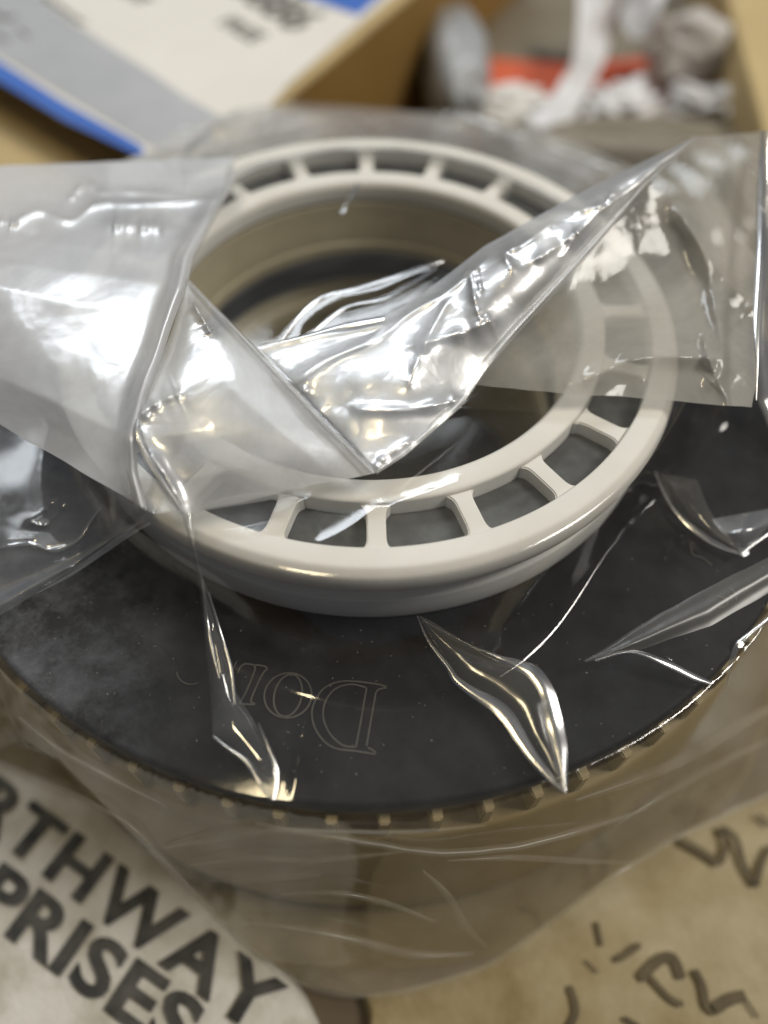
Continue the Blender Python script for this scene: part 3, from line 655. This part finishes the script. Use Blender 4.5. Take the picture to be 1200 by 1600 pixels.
def bumpS(px, py, U, V):
    z = 0.006*fnoise(px/80, py/60, 1.0, 91, 3)*np.sin(math.pi*V)+0.016*np.exp(-((V-0.95)/0.05)**2)
    for p, wd in [([(0, 855), (45, 850), (80, 860), (120, 843), (158, 790)], 4), ([(46, 818), (86, 782)], 3), ([(50, 818), (72, 820), (100, 790)], 3)]: z = z+crease(px, py, p, wd, 0.0012*wd*1.6)
    return z
ribbon('slack_film', [(-90, 612, .21), (0, 660, .20), (120, 728, .20), (228, 796, .22)], [(-90, 1000, .04), (0, 962, .045), (60, 925, .05), (130, 880, .06), (190, 838, .10), (242, 808, .19)], 200, 140, M_film_slack, bag, bumpS)
ribbon('pinch', [(1112, 811, .035), (1130, 835, .045), (1150, 850, .04), (1158, 866, .03)], [(1230, 790, .05), (1205, 820, .05), (1180, 845, .04), (1160, 867, .03)], 80, 60, M_film_slack, bag, lambda px, py, U, V: 0.016*np.sin(math.pi*V)*np.sin(math.pi*np.clip(U+.15, 0, 1)))
ribbon('flap_hem', [(356, 256, .272), (350, 290, .28), (318, 350, .30), (290, 400, .32), (278, 450, .33), (245, 540, .32), (214, 620, .31), (196, 690, .30), (198, 742, .27), (212, 790, .245)],
       [(366, 250, .268), (364, 290, .275), (332, 350, .295), (305, 400, .315), (292, 450, .327), (260, 540, .317), (230, 620, .307), (214, 690, .297), (216, 740, .267), (230, 798, .242)], 160, 8, M_film_seam, bag, lambda px, py, U, V: .01*np.sin(math.pi*V))
ribbon('ridge_hem', [(590, 732, .262), (626, 704, .262), (682, 652, .268), (712, 626, .272), (750, 568, .288), (790, 520, .308), (870, 433, .338), (942, 354, .378), (1004, 285, .41), (1086, 214, .435)],
       [(588, 741, .258), (631, 714, .258), (692, 662, .264), (724, 634, .268), (762, 577, .284), (802, 529, .304), (882, 442, .334), (952, 362, .374), (1012, 291, .404), (1089, 216, .435)], 160, 8, M_film_seam, bag, lambda px, py, U, V: .01*np.sin(math.pi*V))
ribbon('fold_hem', [(290, 436, .338), (340, 492, .338), (390, 545, .328), (488, 652, .30), (575, 739, .256)],
       [(298, 438, .338), (350, 491, .334), (402, 544, .324), (502, 649, .296), (589, 738, .254)], 160, 8, M_film_seam, bag, lambda px, py, U, V: .01*np.sin(math.pi*V))
n6 = wrk(37, 0.012, 110, 90)
CRD = [([(1060, 330), (1100, 400), (1130, 560), (1110, 600)], 14, .02), ([(900, 600), (1000, 560), (1120, 560)], 16, .012), ([(1100, 520), (1110, 570), (1150, 650)], 8, .016), ([(1040, 300), (1120, 420), (1180, 480)], 20, .02)]
def bumpD(px, py, U, V):
    z = n6(px, py)*np.sin(math.pi*np.clip(V, .02, 1))
    for p, wd, hh in CRD: z = z+crease(px, py, p, wd, 0.0012*wd*0.9)
    return z
ribbon('milky_panel', [(1086, 214, .42), (1010, 290, .385), (950, 360, .355), (880, 440, .315), (800, 530, .28), (735, 602, .255)],
       [(1193, 205, .33), (1193, 330, .30), (1192, 450, .27), (1188, 560, .25), (1175, 636, .23)], 220, 180, M_film_milky, bag, bumpD)
ribbon('side_gusset', [(1190, 204, .46), (1188, 330, .35), (1178, 450, .24), (1180, 560, .14), (1184, 625, .08), (1215, 700, .04)],
       [(1222, 204, .44), (1220, 330, .33), (1212, 450, .22), (1212, 560, .12), (1218, 625, .06), (1260, 700, .02)], 160, 30, M_film_gusset, bag, lambda px, py, U, V: 0.012*np.sin(math.pi*V)+0.004*np.sin(py/41))
def roll(pts, name='rolled_crease', mat=None, lift=0.42):
    """a crease where the film doubles over into a narrow roll; pts are (px, py, height, half width in picture points)"""
    P = smooth_pts([Vector((a, b, c)) for a, b, c, _ in pts], 6); n = len(P)
    hw = np.interp(np.linspace(0, len(pts)-1, n), range(len(pts)), [q[3] for q in pts])
    L_, R_ = [], []
    for i, p in enumerate(P):
        t = P[min(i+1, n-1)]-P[max(i-1, 0)]; l = math.hypot(t.x, t.y)+1e-6; nx, ny = -t.y/l, t.x/l
        L_.append((p.x-nx*hw[i], p.y-ny*hw[i], p.z)); R_.append((p.x+nx*hw[i], p.y+ny*hw[i], p.z))
    hm = float(np.mean(hw))*0.00117*lift
    ribbon(name, L_, R_, max(40, n*3), 13, mat or M_film_roll, bag, lambda px, py, U, V: hm*np.sin(math.pi*V)*(0.9+0.2*np.sin(U*5+1)))
def zf(px, py):
    x, y = to_film(px, py); return max(float(h0(np.array([x]), np.array([y]))[0]), ZF+0.09)+0.012
for pts, hw_ in (([(255, 1325), (330, 1312), (420, 1300), (500, 1304), (600, 1322), (700, 1332), (800, 1322), (900, 1300), (1010, 1262)], 6), ([(290, 1352), (380, 1340), (470, 1345), (560, 1338), (640, 1330)], 5),
                 ([(400, 1285), (450, 1296), (540, 1300), (640, 1300), (760, 1290)], 4), ([(700, 1345), (800, 1340), (900, 1345), (985, 1348)], 5), ([(330, 1375), (420, 1372), (500, 1365)], 8),
                 ([(380, 1440), (470, 1452), (560, 1470), (650, 1492), (740, 1490)], 7), ([(660, 1360), (700, 1400), (730, 1450), (760, 1480)], 6), ([(900, 1250), (1000, 1215), (1080, 1180), (1160, 1130), (1220, 1100)], 9),
                 ([(960, 1290), (1040, 1240), (1130, 1190), (1215, 1150)], 6), ([(30, 1120), (90, 1170), (170, 1215), (260, 1260)], 6), ([(420, 1400), (520, 1395), (600, 1410), (680, 1440)], 5)):
    roll([(x, y, zf(x, y), hw_*(0.35 if i in (0, len(pts)-1) else 1.0)) for i, (x, y) in enumerate(pts)], 'skirt_wrinkle', M_film_wrinkle, 0.8)
hp_ = [(-60, 1172), (0, 1195), (100, 1238), (200, 1290), (250, 1340), (300, 1395), (400, 1495), (480, 1545), (560, 1560), (640, 1550), (760, 1513), (850, 1450), (960, 1370), (1060, 1310), (1230, 1230)]
roll([(x, y-3, zf(x, y-6)-0.006, 5) for x, y in hp_], 'bag_hem', M_film_wrinkle, 0.5)
Z1 = 0.045
roll([(650, 962, Z1, 1.5), (668, 1000, Z1, 3), (700, 1042, Z1, 4), (714, 1062, Z1, 6), (745, 1085, Z1, 8), (785, 1112, Z1, 12), (812, 1148, Z1, 11), (842, 1192, Z1, 8), (868, 1225, Z1, 5), (883, 1239, Z1, 3)])
roll([(660, 968, Z1, 1), (720, 1000, Z1, 1.5), (780, 1028, Z1+.01, 4), (812, 1040, Z1+.01, 9), (836, 1053, Z1+.012, 12), (856, 1085, Z1+.01, 12), (868, 1130, Z1, 13), (876, 1170, Z1, 11), (880, 1210, Z1, 7), (883, 1239, Z1, 3)])
ribbon('fold_facet', [(650, 962, .04), (668, 1000, .04), (714, 1062, .04), (785, 1112, .04), (842, 1192, .04), (883, 1239, .04)],
       [(654, 962, .04), (720, 998, .045), (812, 1040, .055), (856, 1085, .055), (872, 1150, .045), (885, 1239, .04)], 120, 30, M_film_facet, bag, lambda px, py, U, V: 0.012*np.sin(math.pi*V))
roll([(1024, 736, .04, 1.5), (1040, 775, .04, 2), (1062, 806, .04, 3), (1100, 838, .04, 5), (1130, 855, .04, 4), (1157, 866, .04, 2)])
roll([(1157, 866, .04, 2), (1180, 848, .04, 3), (1225, 815, .04, 3)])
ribbon('fold_facet', [(1024, 736, .04), (1040, 775, .04), (1062, 806, .04), (1110, 845, .04), (1157, 866, .04)],
       [(1030, 738, .04), (1090, 750, .06), (1105, 790, .06), (1118, 812, .055), (1160, 862, .04)], 80, 30, M_film_facet, bag, lambda px, py, U, V: 0.012*np.sin(math.pi*V))
roll([(1215, 955, .03, 3), (1178, 985, .02, 4), (1152, 1010, .01, 5), (1142, 1040, -.02, 4), (1136, 1072, -.06, 2)])
roll([(58, 927, .05, 1.5), (110, 898, .06, 3), (165, 858, .08, 5), (205, 830, .11, 6), (240, 808, .17, 7)])
roll([(-20, 858, .06, 2), (44, 851, .07, 2.5), (58, 852, .07, 2.5), (88, 861, .08, 2.5), (122, 842, .09, 2), (140, 815, .10, 2), (157, 790, .12, 1.5)])
roll([(316, 905, .13, 2), (322, 960, .08, 3), (330, 1010, .065, 3), (343, 1060, .055, 2)])
roll([(326, 925, .12, 1.5), (344, 985, .08, 2), (360, 1045, .065, 3), (366, 1100, .06, 2)])
roll([(333, 1150, .045, 2), (352, 1166, .045, 3), (385, 1190, .045, 4.5), (405, 1222, .045, 4), (425, 1249, .04, 3)])
roll([(404, 1130, .05, 1.2), (420, 1170, .05, 3), (430, 1205, .045, 4.5), (427, 1249, .04, 3)])
roll([(440, 532, .235, 2), (470, 490, .245, 2.5), (505, 463, .25, 3), (560, 450, .25, 3), (630, 428, .25, 3), (692, 407, .24, 2)])
roll([(480, 528, .24, 2), (508, 502, .245, 2.5), (545, 478, .25, 2.5), (610, 463, .25, 3), (682, 418, .24, 2)])
roll([(534, 333, .235, 4), (545, 312, .24, 1.5), (560, 287, .235, 3.5)], lift=1.0)
roll([(216, 655, .325, 5), (214, 680, .32, 9), (228, 712, .305, 11), (255, 755, .285, 9), (288, 802, .26, 5)])
ribbon('sweeping_fold', [(915, 1030, .05), (980, 990, .055), (1080, 932, .06), (1240, 850, .07)],
       [(917, 1034, .05), (1010, 1012, .05), (1110, 978, .055), (1240, 905, .06)], 120, 50, M_film_sweep, bag, lambda px, py, U, V: 0.008*np.sin(math.pi*V)+0.0012*np.sin(V*11+U*3))
roll([(930, 1032, .05, 2), (985, 1018, .05, 3), (1040, 1036, .045, 5), (1085, 1058, .03, 5), (1112, 1068, .02, 3)])
roll([(1192, 206, .37, 3), (1190, 300, .36, 7), (1189, 400, .35, 8), (1184, 500, .33, 7), (1184, 560, .31, 5), (1182, 625, .28, 2)], lift=0.6)
roll([(405, 541, .285, 2), (470, 527, .295, 3), (540, 508, .30, 4), (600, 497, .31, 4)], lift=0.5)
def bumpF(px, py, U, V): return 0.022*np.sin(math.pi*V)**0.8*np.sin(math.pi*np.clip(U*.9+.1, 0, 1))+0.003*np.sin(py/31)
ribbon('tail_fold', [(284, 800, .245), (300, 850, .215), (309, 900, .12), (318, 980, .055), (328, 1060, .045), (333, 1150, .035), (380, 1190, .035), (424, 1248, .03)],
       [(303, 800, .245), (306, 850, .22), (316, 895, .13), (345, 980, .065), (368, 1080, .05), (400, 1135, .04), (424, 1180, .04), (433, 1200, .038), (431, 1246, .03)], 200, 30, M_film_tail, bag, bumpF)
ribbon('lower_strip', [(286, 792, .262), (380, 772, .262), (480, 762, .258), (484, 766, .256)], [(288, 803, .250), (380, 788, .25), (478, 772, .25), (484, 770, .25)], 80, 10, M_film_seam, bag)

# dust and lint: far too many and too small to count
rs = np.random.RandomState(77); DV = []; DF = []
for i in range(140):
    a = rs.uniform(-math.pi*0.98, -0.02); r = rs.uniform(0.68, 0.99); l = rs.uniform(0.0008, 0.0022)*(2.5 if rs.rand() < 0.06 else 1); wv = rs.uniform(0.0006, 0.0012); q = rs.uniform(0, 3.14)
    cx_, cy_ = r*math.cos(a), r*math.sin(a); c_, s_ = math.cos(q), math.sin(q); b0 = len(DV)
    for dx, dy, dz in ((-l, -wv, 0), (l, -wv, 0), (l, wv, 0), (-l, wv, 0), (-l, -wv, .001), (l, -wv, .001), (l, wv, .001), (-l, wv, .001)):
        DV.append((cx_+dx*c_-dy*s_, cy_+dx*s_+dy*c_, 0.0006+dz))
    for f in ((0, 3, 2, 1), (4, 5, 6, 7), (0, 1, 5, 4), (1, 2, 6, 5), (2, 3, 7, 6), (3, 0, 4, 7)): DF.append([b0+k for k in f])
link('dust', mesh_np('dust', DV, DF, False), matte('pale_dust', (0.05, 0.05, 0.045), (0.20, 0.19, 0.17), 300, 0.9), None, kind='stuff', label='fine pale dust and lint scattered over the black disc', cat='dust')
